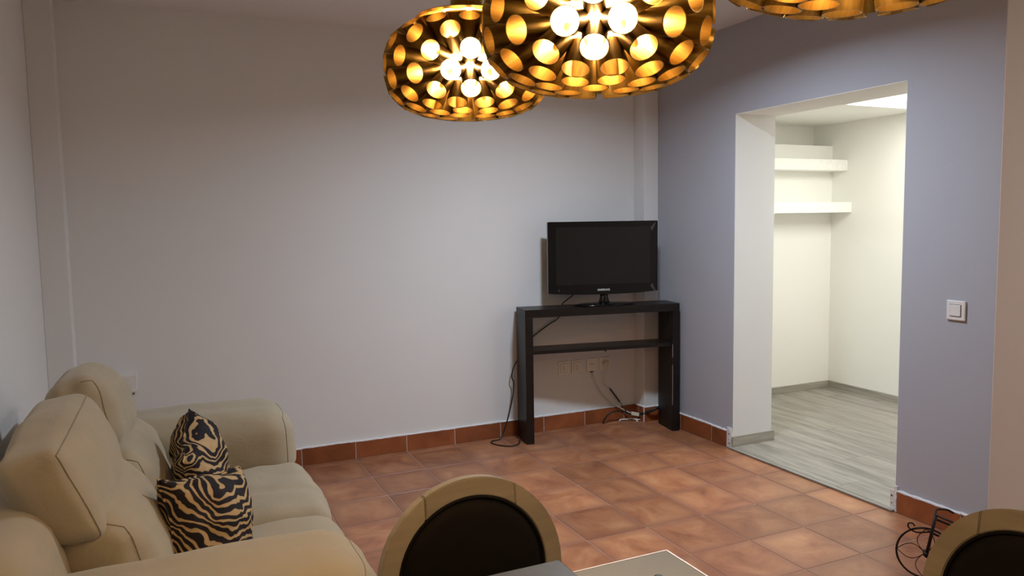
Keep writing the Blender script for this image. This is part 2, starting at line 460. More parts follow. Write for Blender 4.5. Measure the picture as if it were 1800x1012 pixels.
# chipped plaster ends and strike plates beside the opening
def chip(y0, y1, name, label):
    bm = bmesh.new(); n = 7; fr = []; bk = []
    for k in range(n + 1):
        z = .002 + .125 * k / n
        w0 = random.uniform(-.004, .004); w1 = random.uniform(-.002, .004)
        fr.append((bm.verts.new((RW - .010 - random.uniform(0, .003), y0 + w0, z)), bm.verts.new((RW - .009, y1 + w1, z))))
        bk.append((bm.verts.new((RW + .001, y0 + w0, z)), bm.verts.new((RW + .001, y1 + w1, z))))
    for k in range(n):
        bm.faces.new((fr[k][0], fr[k][1], fr[k + 1][1], fr[k + 1][0]))
        bm.faces.new((fr[k][0], fr[k + 1][0], bk[k + 1][0], bk[k][0]))
        bm.faces.new((fr[k][1], bk[k][1], bk[k + 1][1], fr[k + 1][1]))
    bm.faces.new((fr[n][0], fr[n][1], bk[n][1], bk[n][0])); bm.faces.new((fr[0][0], bk[0][0], bk[0][1], fr[0][1]))
    bmesh.ops.recalc_face_normals(bm, faces=bm.faces)
    me = bpy.data.meshes.new('m'); bm.to_mesh(me); bm.free()
    return struct(link(name, me, 'caulk'), label, 'trim')
chip(-.824, -.787, 'trim_1', 'chipped white plaster end of the skirting left of the opening')
chip(-1.989, -1.977, 'trim_2', 'chipped white plaster end of the skirting right of the opening')
def plate(loc, lab):
    p = link('strike_plate', boxes([(-.004, 0, -.011, .011, 0, .085)], .0018), 'white_plastic', loc=loc); tag(p, lab, 'bracket')
    link('screw_hole', lathe([(.0045, 0), (.0045, .0012)], 12), 'dark_gap', p, (-.0042, 0, .055), (0, -pi / 2, 0))
    link('screw_hole', lathe([(.003, 0), (.003, .0012)], 12), 'dark_gap', p, (-.0042, 0, .018), (0, -pi / 2, 0))
plate((RW - .013, -.812, .035), 'small white metal plate with a dark hole at the far foot of the opening')
plate((RW - .004, -1.962, .020), 'small white metal plate with a dark hole at the near foot of the opening')

# ---------------------------------------------------------------- room beyond the opening
CB, CX, CC = .125, 3.0, 2.155
struct(link('wall_left', boxes([(1.48, 3.2, CB, .50, -.05, 1.981), (1.48, 3.2, .323, .50, 1.98, 2.4)]), 'closet'), 'white wall of the small room carrying the shelves')
struct(link('wall_right', boxes([(CX, 3.2, -2.225, .5, -.05, 2.4)]), 'closet'), 'plain white far wall of the small room')
struct(link('wall_lining', boxes([(1.4795, 1.484, OY0 + .002, CB, 0, 2.3), (1.4795, 1.484, -2.225, OY1 - .002, 0, 2.3), (1.4795, 1.484, OY1 - .002, OY0 + .002, OZ, 2.3)]), 'closet'), 'white inner face of the opening wall')
struct(link('wall_reveal', boxes([(RW + .001, 1.4794, OY0 - .002, OY0 + .003, .0, OZ), (RW + .001, 1.4794, OY1 - .003, OY1 + .002, .0, OZ)]), 'reveal'), 'bright white reveal of the opening')
struct(link('wall_soffit', boxes([(RW + .001, 1.4794, OY1, OY0, OZ - .003, OZ + .002)]), 'closet'), 'white soffit over the opening')
struct(link('ceiling', boxes([(1.48, 3.2, -2.225, .5, CC, CC + .1)]), 'closet'), 'low white ceiling of the small room')
cf = struct(link('floor', boxes([(RW - .012, 3.02, -2.225, CB + .01, -.05, .002), ]), 'dark_gap'), 'grey wood-look plank floor of the small room')
# keep the sub-floor from cutting under the main wall footing
rows_x = [RW - .008 + k * .194 for k in range(10)]
for k, x in enumerate(rows_x):
    x1 = min(x + .194, 3.0)
    if x > 2.99: break
    y = CB - (.55 if k % 3 == 0 else .95 if k % 3 == 1 else .25); hi = CB
    segs = []
    while hi > -2.22:
        lo = max(y, -2.22); segs.append((lo, hi)); hi = lo; y -= 1.20
    for lo, hi in segs:
        a, b = lo, hi
        if x < 1.48:    # only inside the opening
            if x1 <= 1.48 + .05:
                a, b = max(a, OY1), min(b, OY0)
                if a >= b: continue
        link('plank', boxes([(x + .0006, x1 - .0006, a + .0006, b - .0006, .002, .012)], .0009, 1), 'laminate', cf)
link('threshold_strip', boxes([(RW - .030, RW - .008, OY1 - .004, OY0 + .004, .0005, .012)], .004), 'laminate', cf)
g = bpy.data.objects.new('baseboard_left', None); COL.objects.link(g); struct(g, 'grey wood-look skirting under the shelves', 'baseboard')
link('board', boxes([(1.49, CX - .001, CB - .012, CB, .012, .066)], .002), 'laminate_x', g)
g = bpy.data.objects.new('baseboard_far', None); COL.objects.link(g); struct(g, 'grey wood-look skirting along the far wall of the small room', 'baseboard')
link('board', boxes([(CX - .012, CX, -2.2, CB - .012, .012, .066)], .002), 'laminate_y', g)
g = bpy.data.objects.new('baseboard_opening', None); COL.objects.link(g); struct(g, 'short grey wood-look skirting wrapped round the foot of the opening reveal', 'baseboard')
link('board', boxes([(RW - .006, 1.498, OY0 - .014, OY0 - .002, .012, .076)], .002), 'laminate_x', g)
link('board', boxes([(1.486, 1.498, OY0 - .002, CB - .1, .012, .076)], .002), 'laminate_y', g)

def wall_shelf(name, x0, z0, z1, y0, lab, cap=False):
    e = empty(name, lab, 'shelf', (x0, CB, z0), group='white floating shelves in the small room')
    link('board', boxes([(0, CX - x0 - .001, y0 - CB, -.001, 0, z1 - z0)], .0015), 'shelf', e)
    if cap: link('end_cap', boxes([(-.055, 0, y0 - CB - .010, -.001, -.006, z1 - z0 + .004)], .0015), 'shelf', e)
wall_shelf('wall_shelf', 1.75, 1.775, 1.86, -.028, 'upper thick white floating shelf in the small room, just under the ledge')
wall_shelf('wall_shelf', 2.199, 1.446, 1.527, -.076, 'lower thick white floating shelf in the small room, with a stepped end', True)
e = empty('ceiling_panel', 'bright flat light panel flush in the ceiling of the small room', 'ceiling light', (2.45, -1.33, CC))
link('frame', boxes([(-.3, .3, -.6, -.585, -.008, 0), (-.3, .3, .585, .6, -.008, 0), (-.3, -.285, -.585, .585, -.008, 0), (.285, .3, -.585, .585, -.008, 0)]), 'shelf', e)
link('diffuser', boxes([(-.285, .285, -.585, .585, -.006, -.0005)]), 'panel', e)

# the main room's ceiling lamp (just above the frame), it throws the cool light
e = empty('ceiling_lamp', 'round flush white ceiling lamp between the sofa and the opening', 'ceiling light', (.016, -1.568, CZ))
link('housing', lathe([(.15, 0), (.15, -.022), (.135, -.030), (.120, -.030)][::-1], 40), 'white_plastic', e, smooth=True)
link('diffuser', lathe([(.118, -.030), (.118, -.034)][::-1], 40), 'led', e)

e = empty('ceiling_lamp', 'added unseen round ceiling lamp beside the dining table, brightening the end wall face', 'ceiling light', (2.1, -4.4, CZ))  # fixture added for the extra light, never in view
link('housing', lathe([(.15, 0), (.15, -.022), (.135, -.030), (.120, -.030)][::-1], 40), 'white_plastic', e, smooth=True)
link('diffuser', lathe([(.118, -.030), (.118, -.034)][::-1], 40), 'led', e)

# ---------------------------------------------------------------- sofa
sofa = empty('sofa', 'taupe fabric two-seat sofa with puffy headrests standing by the left wall', 'sofa', (-2.0, -1.9, 0))
OFF = Vector((2.0, 1.9, 0))
def spart(name, fn, n=(14, 26, 14), mat='sofa', parent=None):
    me = soft_mesh(lambda p: fn(p) + OFF, n); return link(name, me, mat, parent or sofa, smooth=True)
def sseam(parent, fn, pts, r=.0018, per=12, closed=False):
    return link('seam', fnseam(lambda p: fn(p) + OFF, pts, r, per, closed), 'seam', parent, smooth=True)
f = quad_fn('y', -2.84, -.96, [(-1.57, .06), (-1.57, .30), (-2.42, .30), (-2.42, .06)], [(-1.57, .06), (-1.57, .30), (-2.42, .30), (-2.42, .06)], .03, (0, 0, 0), .002)
spart('base', f)
f = quad_fn('y', -2.84, -.96, [(-2.14, .30), (-2.24, .80), (-2.42, .80), (-2.44, .08)], [(-2.14, .30), (-2.24, .78), (-2.40, .78), (-2.44, .08)], .07, (.01, .01, .01), .004)
spart('back_frame', f)
q = [(-1.515, .27), (-1.505, .475), (-2.06, .455), (-2.06, .27)]
f = quad_fn('y', -2.49, -1.935, q, q, .055, (.03, .0, .022), .008, 1); sp = spart('seat_cushion', f, (20, 22, 12))
sseam(sp, f, [(.0, -.98, 1), (1, -.98, 1)]) if False else None
q = [(-1.50, .27), (-1.50, .470), (-2.06, .455), (-2.06, .27)]
def seat2(f0):
    def fn(p):
        o = f0(p)
        if o.z > .40:  # shallow fold across the middle
            o.z -= .010 * math.exp(-((o.y + 1.68 + .05 * (o.x + 1.8)) / .022) ** 2)
        return o
    return fn
f = seat2(quad_fn('y', -1.930, -1.33, q, q, .055, (.03, .0, .024), .008, 2)); spart('seat_cushion', f, (20, 34, 12))
# lower back cushions
q0 = [(-1.985, .42), (-2.075, .74), (-2.26, .77), (-2.22, .40)]
f = quad_fn('y', -2.50, -1.935, q0, q0, .065, (.045, .0, .02), .012, 3); bc = spart('back_cushion', f, (14, 24, 16))
sseam(bc, f, [(-.3, -1, 1), (1, -1, .9), (1, -1, .0), (1, -1, -.9)])
q0 = [(-1.985, .42), (-2.06, .73), (-2.25, .75), (-2.22, .40)]
f = quad_fn('y', -1.930, -1.34, q0, q0, .065, (.045, .0, .02), .012, 4); bc = spart('back_cushion', f, (14, 24, 16))
sseam(bc, f, [(-.3, -1, 1), (1, -1, .9), (1, -1, .0), (1, -1, -.9)])
# headrests
qn = [(-2.125, .702), (-2.210, .925), (-2.338, .898), (-2.262, .700)]
qf = [(-2.105, .700), (-2.190, .945), (-2.325, .930), (-2.25, .72)]
f = quad_fn('y', -2.51, -1.925, qn, qf, .030, (.040, .012, .016), .008, 5); hr = spart('headrest', f, (16, 28, 18))
sseam(hr, f, [(1, -1, -1), (1, -1, 1), (1, 1, 1)], .0018, 24)
sseam(hr, f, [(1, -1, -1), (-1, -1, -1)], .0018, 16)
qn = [(-2.110, .74), (-2.165, 1.000), (-2.318, .950), (-2.262, .75)]
qf = [(-2.100, .69), (-2.150, .925), (-2.300, .905), (-2.25, .72)]
f = quad_fn('y', -1.915, -1.33, qn, qf, .060, (.035, .015, .025), .012, 6); hr = spart('headrest', f, (16, 28, 18))
sseam(hr, f, [(1, -1, -.9), (1, -1, 1), (.3, -1, 1)], .0016, 16)
# arms
def arm(yi, yo, top, name_seed):
    q0 = [(yi, .10), (yi, top), (yo, top - .01), (yo, .10)]
    return quad_fn('x', -2.40, -1.522 if top > .665 else -1.555, q0, q0, .105, (.0, .022, .014), .006, name_seed)
def armshape(f0, yi, yo):
    s = 1 if yo > yi else -1
    def fn(p):
        o = f0(p)
        if o.z < .46:   # roll overhangs a flatter side panel
            k = min(1, (.46 - o.z) / .08); k = k * k * (3 - 2 * k)
            o.x -= .030 * k * max(0, (o.x + 1.7) / .2) if o.x > -1.7 else 0
            mid = (yi + yo) / 2; o.y = mid + (o.y - mid) * (1 - .10 * k)
        return o
    return fn
f = armshape(arm(-1.345, -.93, .672, 7), -1.345, -.93); a1 = spart('armrest', f, (18, 34, 24))
sseam(a1, f, [(1, .93, -.2), (1, .93, .6), (.75, .93, 1), (-.75, .93, 1), (-1, .93, .6), (-1, .93, -.2)], .0018, 14)
f = armshape(arm(-2.475, -2.84, .655, 8), -2.475, -2.84); a2 = spart('armrest', f, (18, 34, 24))
sseam(a2, f, [(1, .93, -.2), (1, .93, .6), (.75, .93, 1), (-.75, .93, 1), (-1, .93, .6), (-1, .93, -.2)], .0018, 14)
for x, y in ((-1.64, -2.76), (-2.36, -2.76), (-1.64, -1.04), (-2.36, -1.04)):
    link('foot', lathe([(.022, 0), (.028, .062)], 16), 'espresso', sofa, (x + 2.0, y + 1.9, 0))

# zebra cushions
def pillow(w, h, t, seed):
    n = 30; V = []; F = []; idx = {}
    for s in (1, -1):
        for i in range(n + 1):
            for j in range(n + 1):
                u, v = 2 * i / n - 1, 2 * j / n - 1
                if s < 0 and (i in (0, n) or j in (0, n)): idx[(s, i, j)] = idx[(1, i, j)]; continue
                e = max(0, (1 - u * u)) ** .42 * max(0, (1 - v * v)) ** .42
                pin = 1 - .07 * (1 - u * u) * v * v; pin2 = 1 - .07 * (1 - v * v) * u * u
                z = s * t / 2 * e
                p = Vector((u * w / 2 * pin2 * (1 - .0 * v), v * h / 2 * pin, z))
                k = Vector((p.x * 11 + seed, p.y * 11, s * 1.7 + seed))
                p += Vector((noise.noise(k) * .012, noise.noise(k + Vector((5, 0, 0))) * .012, (noise.noise(k * .8) * .022 + noise.noise(k * 2) * .01)))
                idx[(s, i, j)] = len(V); V.append(p)
        for i in range(n):
            for j in range(n):
                q = (idx[(s, i, j)], idx[(s, i + 1, j)], idx[(s, i + 1, j + 1)], idx[(s, i, j + 1)])
                F.append(q if s > 0 else q[::-1])
    rim = [V[idx[(1, i, 0)]] for i in range(n)] + [V[idx[(1, n, j)]] for j in range(n)] + [V[idx[(1, n - i, n)]] for i in range(n)] + [V[idx[(1, 0, n - j)]] for j in range(n)]
    return pyd(V, F), tube(rim, .0032, 6, True)
def place_pillow(seed, size, t, loc, nrm, roll, label):
    me, rim = pillow(size, size, t, seed)
    o = link('cushion', me, 'zebra', smooth=True)
    z = Vector(nrm).normalized(); x = Vector((0, 0, 1)).cross(z).normalized(); y = z.cross(x)
    m = Matrix((x, y, z)).transposed() @ Matrix.Rotation(roll, 3, 'Z')
    o.matrix_world = Matrix.Translation(loc) @ m.to_4x4()
    tag(o, label, 'cushion', 'zebra-print cushions on the sofa')
    link('piping', rim, 'zebra', o, smooth=True)
    return o
place_pillow(1.0, .31, .17, (-1.885, -1.72, .600), (.93, -.22, .30), .35, 'zebra-print cushion on the farther sofa seat, partly hidden behind the other')
place_pillow(4.0, .30, .19, (-1.895, -2.20, .578), (.72, -.62, .30), -.22, 'zebra-print cushion on the nearer sofa seat, in front of the other')

# white box on the back wall behind the sofa
e = empty('wall_box', 'small white plastic box on the back wall just behind the sofa headrest', 'box', (-2.18, BW, .530))
link('housing', boxes([(-.06, .056, -.045, 0, .014, .108)], .003), 'white_plastic', e)
link('bracket', boxes([(.018, .046, -.030, 0, 0, .014)], .002), 'white_plastic', e)
link('button', lathe([(.004, 0), (.004, .004)], 10), 'dark_gap', e, (.036, -.030, .004), (pi / 2, 0, 0))

# ---------------------------------------------------------------- console table
TH = -.172
con = empty('console_table', 'black-brown open console table with one shelf under the television', 'console table', (.080, -.166, 0), TH)
L, D, H, T = 1.066, .212, .861, .051
link('top', boxes([(0, L, 0, D, H - T, H)], .0015), 'espresso', con)
link('side_panel', boxes([(0, T, 0, D, 0, H - T - .0005)], .0015), 'espresso', con)
link('side_panel', boxes([(L - T, L, 0, D, 0, H - T - .0005)], .0015), 'espresso', con)
link('shelf', boxes([(T, L - T, .012, D - .004, .574, .596)], .001), 'espresso', con)
link('shelf_pin', lathe([(.006, 0), (.006, .010)], 10), 'dark_metal', con, (.55, .03, .564))
link('cable_slot', boxes([(L - T - .0015, L - T + .001, .085, .105, .73, .80)]), 'dark_gap', con)
link('scratch', tube([(L - T - .0, -.0006, .59), (L - T + .001, -.0006, .52), (L - T, -.0006, .50)], .0009, 5), 'white_plastic', con)
link('scratch', tube([(L - T - .0, -.0006, .45), (L - T + .001, -.0006, .30), (L - T, -.0006, .18)], .0008, 5), 'white_plastic', con)

# ---------------------------------------------------------------- television
TVT = -.265
tv = empty('television', 'black flat-screen television on an oval stand', 'television', (.647, -.172, H), TVT)
W2, B0, B1 = .370, .072, .548
def tv_outline(n=16):
    pts = [(-W2, B1 - .004), (-W2 + .004, B1)] + [(W2 - .004, B1), (W2, B1 - .004), (W2, B0 + .016)]
    for k in range(n + 1):
        u = 1 - 2 * k / n; pts.append((W2 * .995 * u, B0 + .014 * abs(u) ** 2.2))
    pts.append((-W2, B0 + .016)); return pts
def extrude(poly, y0, y1, bevel=0):
    bm = bmesh.new(); a = [bm.verts.new((x, y0, z)) for x, z in poly]; b = [bm.verts.new((x, y1, z)) for x, z in poly]
    bm.faces.new(a); bm.faces.new(b[::-1])
    for i in range(len(poly)): bm.faces.new((a[i], b[i], b[(i + 1) % len(poly)], a[(i + 1) % len(poly)]))
    bmesh.ops.recalc_face_normals(bm, faces=bm.faces)
    if bevel: bmesh.ops.bevel(bm, geom=[e for e in bm.edges if e.verts[0].co.y == e.verts[1].co.y], offset=bevel, segments=2, affect='EDGES')
    me = bpy.data.meshes.new('m'); bm.to_mesh(me); bm.free(); return me
link('bezel', extrude(tv_outline(), -.018, .014, .003), 'gloss_black', tv)
link('back_shell', boxes([(-W2 + .03, W2 - .03, .014, .055, B0 + .04, B1 - .03)], .018, 3), 'gloss_black', tv)
link('screen', boxes([(-.318, .318, -.0200, -.0175, .138, .512)], .0008, 1), 'screen', tv)
for s in (0, 1):
    z = (.515, .105)[s]
    link('corner_trim', extrude([(W2 - .052, z - .012 * (1 - 2 * s)), (W2 - .020, z + .022 * (1 - 2 * s)), (W2 - .016, z + .018 * (1 - 2 * s)), (W2 - .040, z - .035 * (1 - 2 * s))], -.0190, -.0182), simple('acrylic_glint', (.045, .045, .042), .2), tv)  # glints on the clear acrylic edge, drawn as solid grey slivers
cu = bpy.data.curves.new('lettering', 'FONT'); cu.body = 'SAMSUNG'; cu.size = .0175; cu.align_x = 'CENTER'; cu.extrude = .0004; cu.space_character = 1.05
cu.offset = .0005
cu.materials.append(M['silver'])
lt = bpy.data.objects.new('lettering', cu); COL.objects.link(lt); lt.parent = tv; lt.location = (.0, -.0188, .097); lt.rotation_euler = (pi / 2, 0, 0)
bpy.context.view_layer.update()
lm = bpy.data.meshes.new_from_object(lt); bpy.data.objects.remove(lt)
lm.name = 'lettering'; lt = bpy.data.objects.new('lettering', lm); COL.objects.link(lt); lt.parent = tv; lt.location = (.0, -.0188, .097); lt.rotation_euler = (pi / 2, 0, 0)
link('power_light', lathe([(.002, 0), (.002, .001)], 8), 'silver', tv, (-.30, -.0185, .105), (pi / 2, 0, 0))
nk = link('stand_neck', lathe([(.040, .010), (.034, .03), (.028, .05), (.026, .12)], 24), 'gloss_black', tv, (.01, .012, 0), smooth=True)
nk.scale = (1, .62, 1)
b_ = link('stand_base', lathe([(.20, 0), (.212, .004), (.210, .009), (.18, .013), (.06, .018), (.0001, .019)], 56), 'gloss_black', tv, (.012, .004, 0), (0, 0, -TVT + TH), smooth=True)
b_.scale = (1, .46, 1)

# ---------------------------------------------------------------- sockets, switch, cables
def faceplate(name, label, x, w=.082, h=.090, z=.418, group='ivory faceplates in a row under the console'):
    e = empty(name, label, 'socket', (x, BW, z), group=group)
    link('frame', boxes([(-w / 2, w / 2, -.008, 0, -h / 2, h / 2)], .0025), 'ivory', e)
    return e
for x, lab in ((.478, 'blank-looking ivory aerial faceplate, outermost of the row under the console shelf'), (.581, 'ivory data faceplate between the aerial plate and the two-hole socket')):
    e = faceplate('wall_socket', lab, x)
    link('shadow_gap', boxes([(-.028, .028, -.0086, -.006, -.030, .030)]), 'dark_gap', e)
    link('insert', boxes([(-.0265, .0265, -.0105, -.006, -.0285, .0285)], .001), 'ivory', e)
    link('port', boxes([(-.010, .010, -.0112, -.009, -.016, .012)]), simple('port_shade', (.50, .45, .38), .5), e)
    link('port_core', boxes([(-.006, .006, -.0125, -.009, -.010, .008)], .0008, 1), 'ivory', e)
e = faceplate('wall_socket', 'ivory socket with two open black pin holes', .701)
link('well', lathe([(.0285, 0), (.0285, .0025), (.026, .0025), (.0255, .0008)], 28), 'ivory', e, (0, -.0075, .004), (pi / 2, 0, 0), smooth=False)
for dx in (-.0095, .0095): link('pin_hole', lathe([(.0036, 0), (.0036, .0014)], 12), 'dark_gap', e, (dx, -.0078, .006), (pi / 2, 0, 0))
link('cable_gland', boxes([(-.012, .010, -.012, -.002, -.052, -.044)], .001), 'dark_gap', e)
e = faceplate('wall_socket', 'ivory socket holding the pale plug, nearest the corner pillar', .804)
link('well', lathe([(.0285, 0), (.0285, .0025), (.026, .0025), (.0255, .0008)], 28), 'ivory', e, (0, -.0075, .004), (pi / 2, 0, 0))
p = link('power_plug', lathe([(.019, 0), (.0185, .018), (.012, .030), (.0075, .036)], 20), 'cream_plastic', None, (.806, BW - .009, .424), (pi / 2, 0, 0), smooth=True)
tag(p, 'round pale power plug pushed into the socket nearest the pillar', 'plug')

def cable(name, label, pts, r, mat, cat='cable', group=None):
    c0 = Vector(pts[0]); o = link(name, tube([Vector(q) - c0 for q in pts], r, 8, smooth_n=8), mat, loc=c0, smooth=True)
    tag(o, label, cat, group); return o
cable('cable', 'thin white cable hanging from the two-hole socket down to the cream connector', [(.700, .062, .368), (.704, .055, .345), (.735, .055, .270), (.795, .055, .185), (.880, .05, .118), (.955, .035, .072), (.985, .012, .055)], .0040, 'white_cable')
cable('power_cable', 'pale flex drooping from the plug behind the white cable', [(.806, .034, .424), (.797, .030, .39), (.790, .045, .34), (.795, .05, .28), (.812, .052, .26), (.828, .052, .250)], .0036, 'white_cable')
cable('cable', 'short black sleeved cable angled down towards the skirting', [(.826, .052, .252), (.850, .05, .222), (.885, .05, .178), (.910, .045, .142), (.935, .03, .100), (.960, .02, .060)], lambda t: .0056 if .08 < t < .62 else .0026, 'black_cable')
cn = link('cable_connector', boxes([(-.030, .030, -.010, .010, -.012, .012)], .004), 'cream_plastic', loc=(1.005, -.010, .052), rot=(0, .25, -.2)); tag(cn, 'cream plastic connector block joining the white and black cables', 'connector')
link('cable_collar', lathe([(.008, -.012), (.008, .012)], 12), 'white_plastic', cn, (.036, 0, 0), (0, pi / 2, 0))
cable('cable', 'thick black cable bundle running from the connector behind the console leg', [(1.035, -.018, .048), (1.055, -.045, .058), (1.075, -.085, .078), (1.105, -.105, .098), (1.135, -.108, .105)], .0105, 'black_cable')
cable('cable', 'grey-black cable arching from the floor to the connector in front of the skirting', [(.765, .030, .006), (.775, .022, .035), (.80, .015, .068), (.85, .01, .085), (.91, .006, .078), (.965, .0, .058), (.98, -.004, .052)], .0052, 'black_cable')
for k, (x, y, a, l) in enumerate(((.93, .030, .3, .075), (1.00, .010, -.5, .10), (1.015, -.03, .9, .06))):
    o = link('cable_scrap', tube([(-l / 2, 0, .007), (-l / 5, .008, .013), (l / 4, -.006, .011), (l / 2, 0, .006)], .0055, 7, smooth_n=5), 'white_plastic', loc=(x, y, 0), rot=(0, 0, a), smooth=True)
    tag(o, ('short white plastic scrap on the floor beside the arching cable', 'longest white plastic scrap on the floor beneath the connector', 'white plastic scrap on the floor nearest the console leg')[k], 'cable scrap', 'white cable scraps behind the console')
cable('power_cable', 'black lead looping down outside the console leg and over the floor', [(.122, .058, .50), (.082, .035, .45), (.072, .03, .40), (.085, .03, .36), (.075, .03, .27), (.045, .03, .15), (.010, .03, .06), (-.030, .01, .008), (-.085, .0, .006),
      (-.112, -.045, .006), (-.080, -.120, .006), (-.03, -.160, .006), (.02, -.150, .006), (.055, -.115, .012), (.070, -.075, .030)], .0040, 'black_cable')
cable('cable', 'black lead from the television slanting down behind the console', [(.50, -.10, .99), (.487, -.06, .93), (.470, .03, .875), (.460, .050, .85), (.440, .055, .77), (.36, .055, .725), (.26, .050, .668), (.16, .048, .60)], .0040, 'black_cable')

e = empty('light_switch', 'square white light switch on the lilac wall right of the opening', 'light switch', (RW, -2.254, 1.000))
link('frame', boxes([(-.010, 0, -.0435, .0435, -.0435, .0435)], .004, 3), 'white_plastic', e)
link('shadow_gap', boxes([(-.0108, -.008, -.0265, .0265, -.0265, .0265)]), 'dark_gap', e)
link('rocker', boxes([(-.0145, -.008, -.0245, .0245, -.0245, .0245)], .002), 'white_plastic', e)

# ---------------------------------------------------------------- hanging lamps
GA, GB = .167, .098
E_ = .74
def prof(t):
    c, s = cos(t), sin(t); return GA * abs(c) ** E_, math.copysign(GB * abs(s) ** E_, s)
def prof_n(t):
    a = prof(t - .01); b = prof(t + .01); dr, dz = b[0] - a[0], b[1] - a[1]; l = math.hypot(dr, dz); return dz / l, -dr / l
arc = [0.0]; TS = [-pi / 2 + .02 + k * (pi - .04) / 600 for k in range(601)]
for k in range(600):
    a, b = prof(TS[k]), prof(TS[k + 1]); arc.append(arc[-1] + math.hypot(b[0] - a[0], b[1] - a[1]))
TR = .0198
ring_rows = []
pitch = .0365; sN = .035
while sN < arc[-1] - .075:
    k = min(range(601), key=lambda i: abs(arc[i] - sN)); t = TS[k]; r, z = prof(t)
    n = min(14, int(2 * pi * r / .0470)); ring_rows.append((t, r, z, n)); sN += pitch
tube_meshes = []
for (t, r, z, n) in ring_rows:
    nr, nz = prof_n(t); l = math.hypot(r, z * 1.1)
    ar, az = .38 * nr + .62 * r / l, .38 * nz + .62 * (z * 1.1) / l; la = math.hypot(ar, az); ar, az = ar / la, az / la
    length = .060 if r > .13 else .044
    # local frame: Z = axis, X = in the radial-vertical plane perpendicular to axis; surface normal in that frame
    nl = (nr * az - nz * ar, nr * ar + nz * az)     # (x component along (az,-ar)), z component
    seg = 20; V = []; F = []
    rings = [(TR * .87, -length), (TR, 0), (TR, 0), (TR - .0010, 0), (TR - .0010, 0), (TR * .87 - .0010, -length)]
    for (rad, z0) in rings:
        for k in range(seg):
            a = 2 * pi * k / seg; x, y = rad * cos(a), rad * sin(a)
            V.append((x, y, z0 - (x * nl[0] / nl[1] if z0 == 0 else 0)))
    for i in (0, 2, 4):
        for k in range(seg):
            F.append((i * seg + k, i * seg + (k + 1) % seg, (i + 1) * seg + (k + 1) % seg, (i + 1) * seg + k))
    me = pyd(V, F); me.materials.append(M['gold']); me.shade_smooth()
    tube_meshes.append((me, ar, az))
globe_me = lathe([(.0001, -.048)] + [(.072 * cos(a), .048 * sin(a)) for a in [(-80 + 10 * k) * pi / 180 for k in range(17)]] + [(.0001, .048)], 28); globe_me.materials.append(M['globe']); globe_me.shade_smooth()
disc_me = lathe([(.0001, .0), (.100, .0), (.104, .003), (.100, .006), (.0001, .006)], 48); disc_me.materials.append(M['gold'])
nub_me = lathe([(.006, 0), (.007, .006), (.004, .010)], 12); nub_me.materials.append(M['gold'])
stem_me = lathe([(.033, 0), (.033, .13), (.028, .135), (.006, .137)], 32); stem_me.materials.append(M['gold']); stem_me.shade_smooth()
can_me = lathe([(.055, 0), (.055, -.02), (.050, -.025)][::-1], 32); can_me.materials.append(M['gold']); can_me.shade_smooth()
def lamp(loc, rz, label):
    e = empty('pendant_lamp', label, 'pendant lamp', loc, rz, 'gold tube pendant lamps')
    def add(name, me, l=(0, 0, 0)):
        o = bpy.data.objects.new(name, me); COL.objects.link(o); o.parent = e; o.location = l; return o
    for k, ((t, r, z, n), (me, ar, az)) in enumerate(zip(ring_rows, tube_meshes)):
        for i in range(n):
            ph = 2 * pi * (i + .5 * (k % 2)) / n
            o = add('tube', me)
            X = Vector((az * cos(ph), az * sin(ph), -ar)); Zv = Vector((ar * cos(ph), ar * sin(ph), az)); Yv = Zv.cross(X)
            m = Matrix((X, Yv, Zv)).transposed().to_4x4(); m.translation = (r * cos(ph), r * sin(ph), z)
            o.matrix_local = m
    add('glass_globe', globe_me)
    add('top_disc', disc_me, (0, 0, GB * .955))
    for i in range(3): add('fixing_nut', nub_me, (.092 * cos(2.1 * i + 2.6), .092 * sin(2.1 * i + 2.6), GB * .955 + .006))
    add('stem', stem_me, (0, 0, GB * .955 + .006))
    hz = CZ - loc[2]
    link('cord', tube([(0, 0, GB + .13), (0, 0, hz - .02)], .003, 8), 'dark_metal', e)
    link('steel_wire', tube([(.050, -.02, GB * .955 + .006), (.050, -.02, hz - .006)], .0008, 6), 'chrome', e)
    add('ceiling_cup', can_me, (0, 0, hz))
    return e
lamp((-1.400, -2.992, 1.725), .10, 'gold pendant lamp of round metal tubes, farthest from the dining table and smallest in view')
lamp((-1.386, -3.465, 1.702), .33, 'gold tube pendant lamp hanging between the two others')
lamp((-1.337, -3.894, 1.726), .0, 'gold tube pendant lamp cut by the top edge, only its underside showing')

# ---------------------------------------------------------------- dining table
t = empty('dining_table', 'slate-topped dining table with a lower pale glass leaf, at the near edge of the view', 'dining table', (-1.72, -3.60, 0))
link('table_top', boxes([(-.43, .424, -.46, .439, .727, .752)], .003), 'slate', t)
link('apron', boxes([(-.38, .37, -.40, .38, .665, .700)], .003), 'dark_metal', t)
lf = link('extension_leaf', boxes([(.35, .6815, -.44, .4385, .706, .718)], .0015), 'leaf', t); lf['label'] = 'pale grey glass extension leaf'
link('leaf_rim', boxes([(.35, .686, .4385, .442, .704, .7185), (.6815, .686, -.44, .4385, .704, .7185)], .0006, 1), 'leafrim', t)
link('leaf_knob', lathe([(.008, .0), (.010, .004), (.008, .007), (.004, .008)], 16), 'black_cable', t, (.590, .338, .718), smooth=True)
link('knob_ring', lathe([(.012, 0), (.0125, .0015), (.011, .003)], 20), 'chrome', t, (.590, .338, .718))
for x in (-.22, .10):
    link('leg', boxes([(x - .035, x + .035, -.20, -.06, .03, .6655)], .004), 'dark_metal', t)
link('foot_bar', boxes([(-.36, .22, -.17, -.09, 0, .03)], .004), 'dark_metal', t)

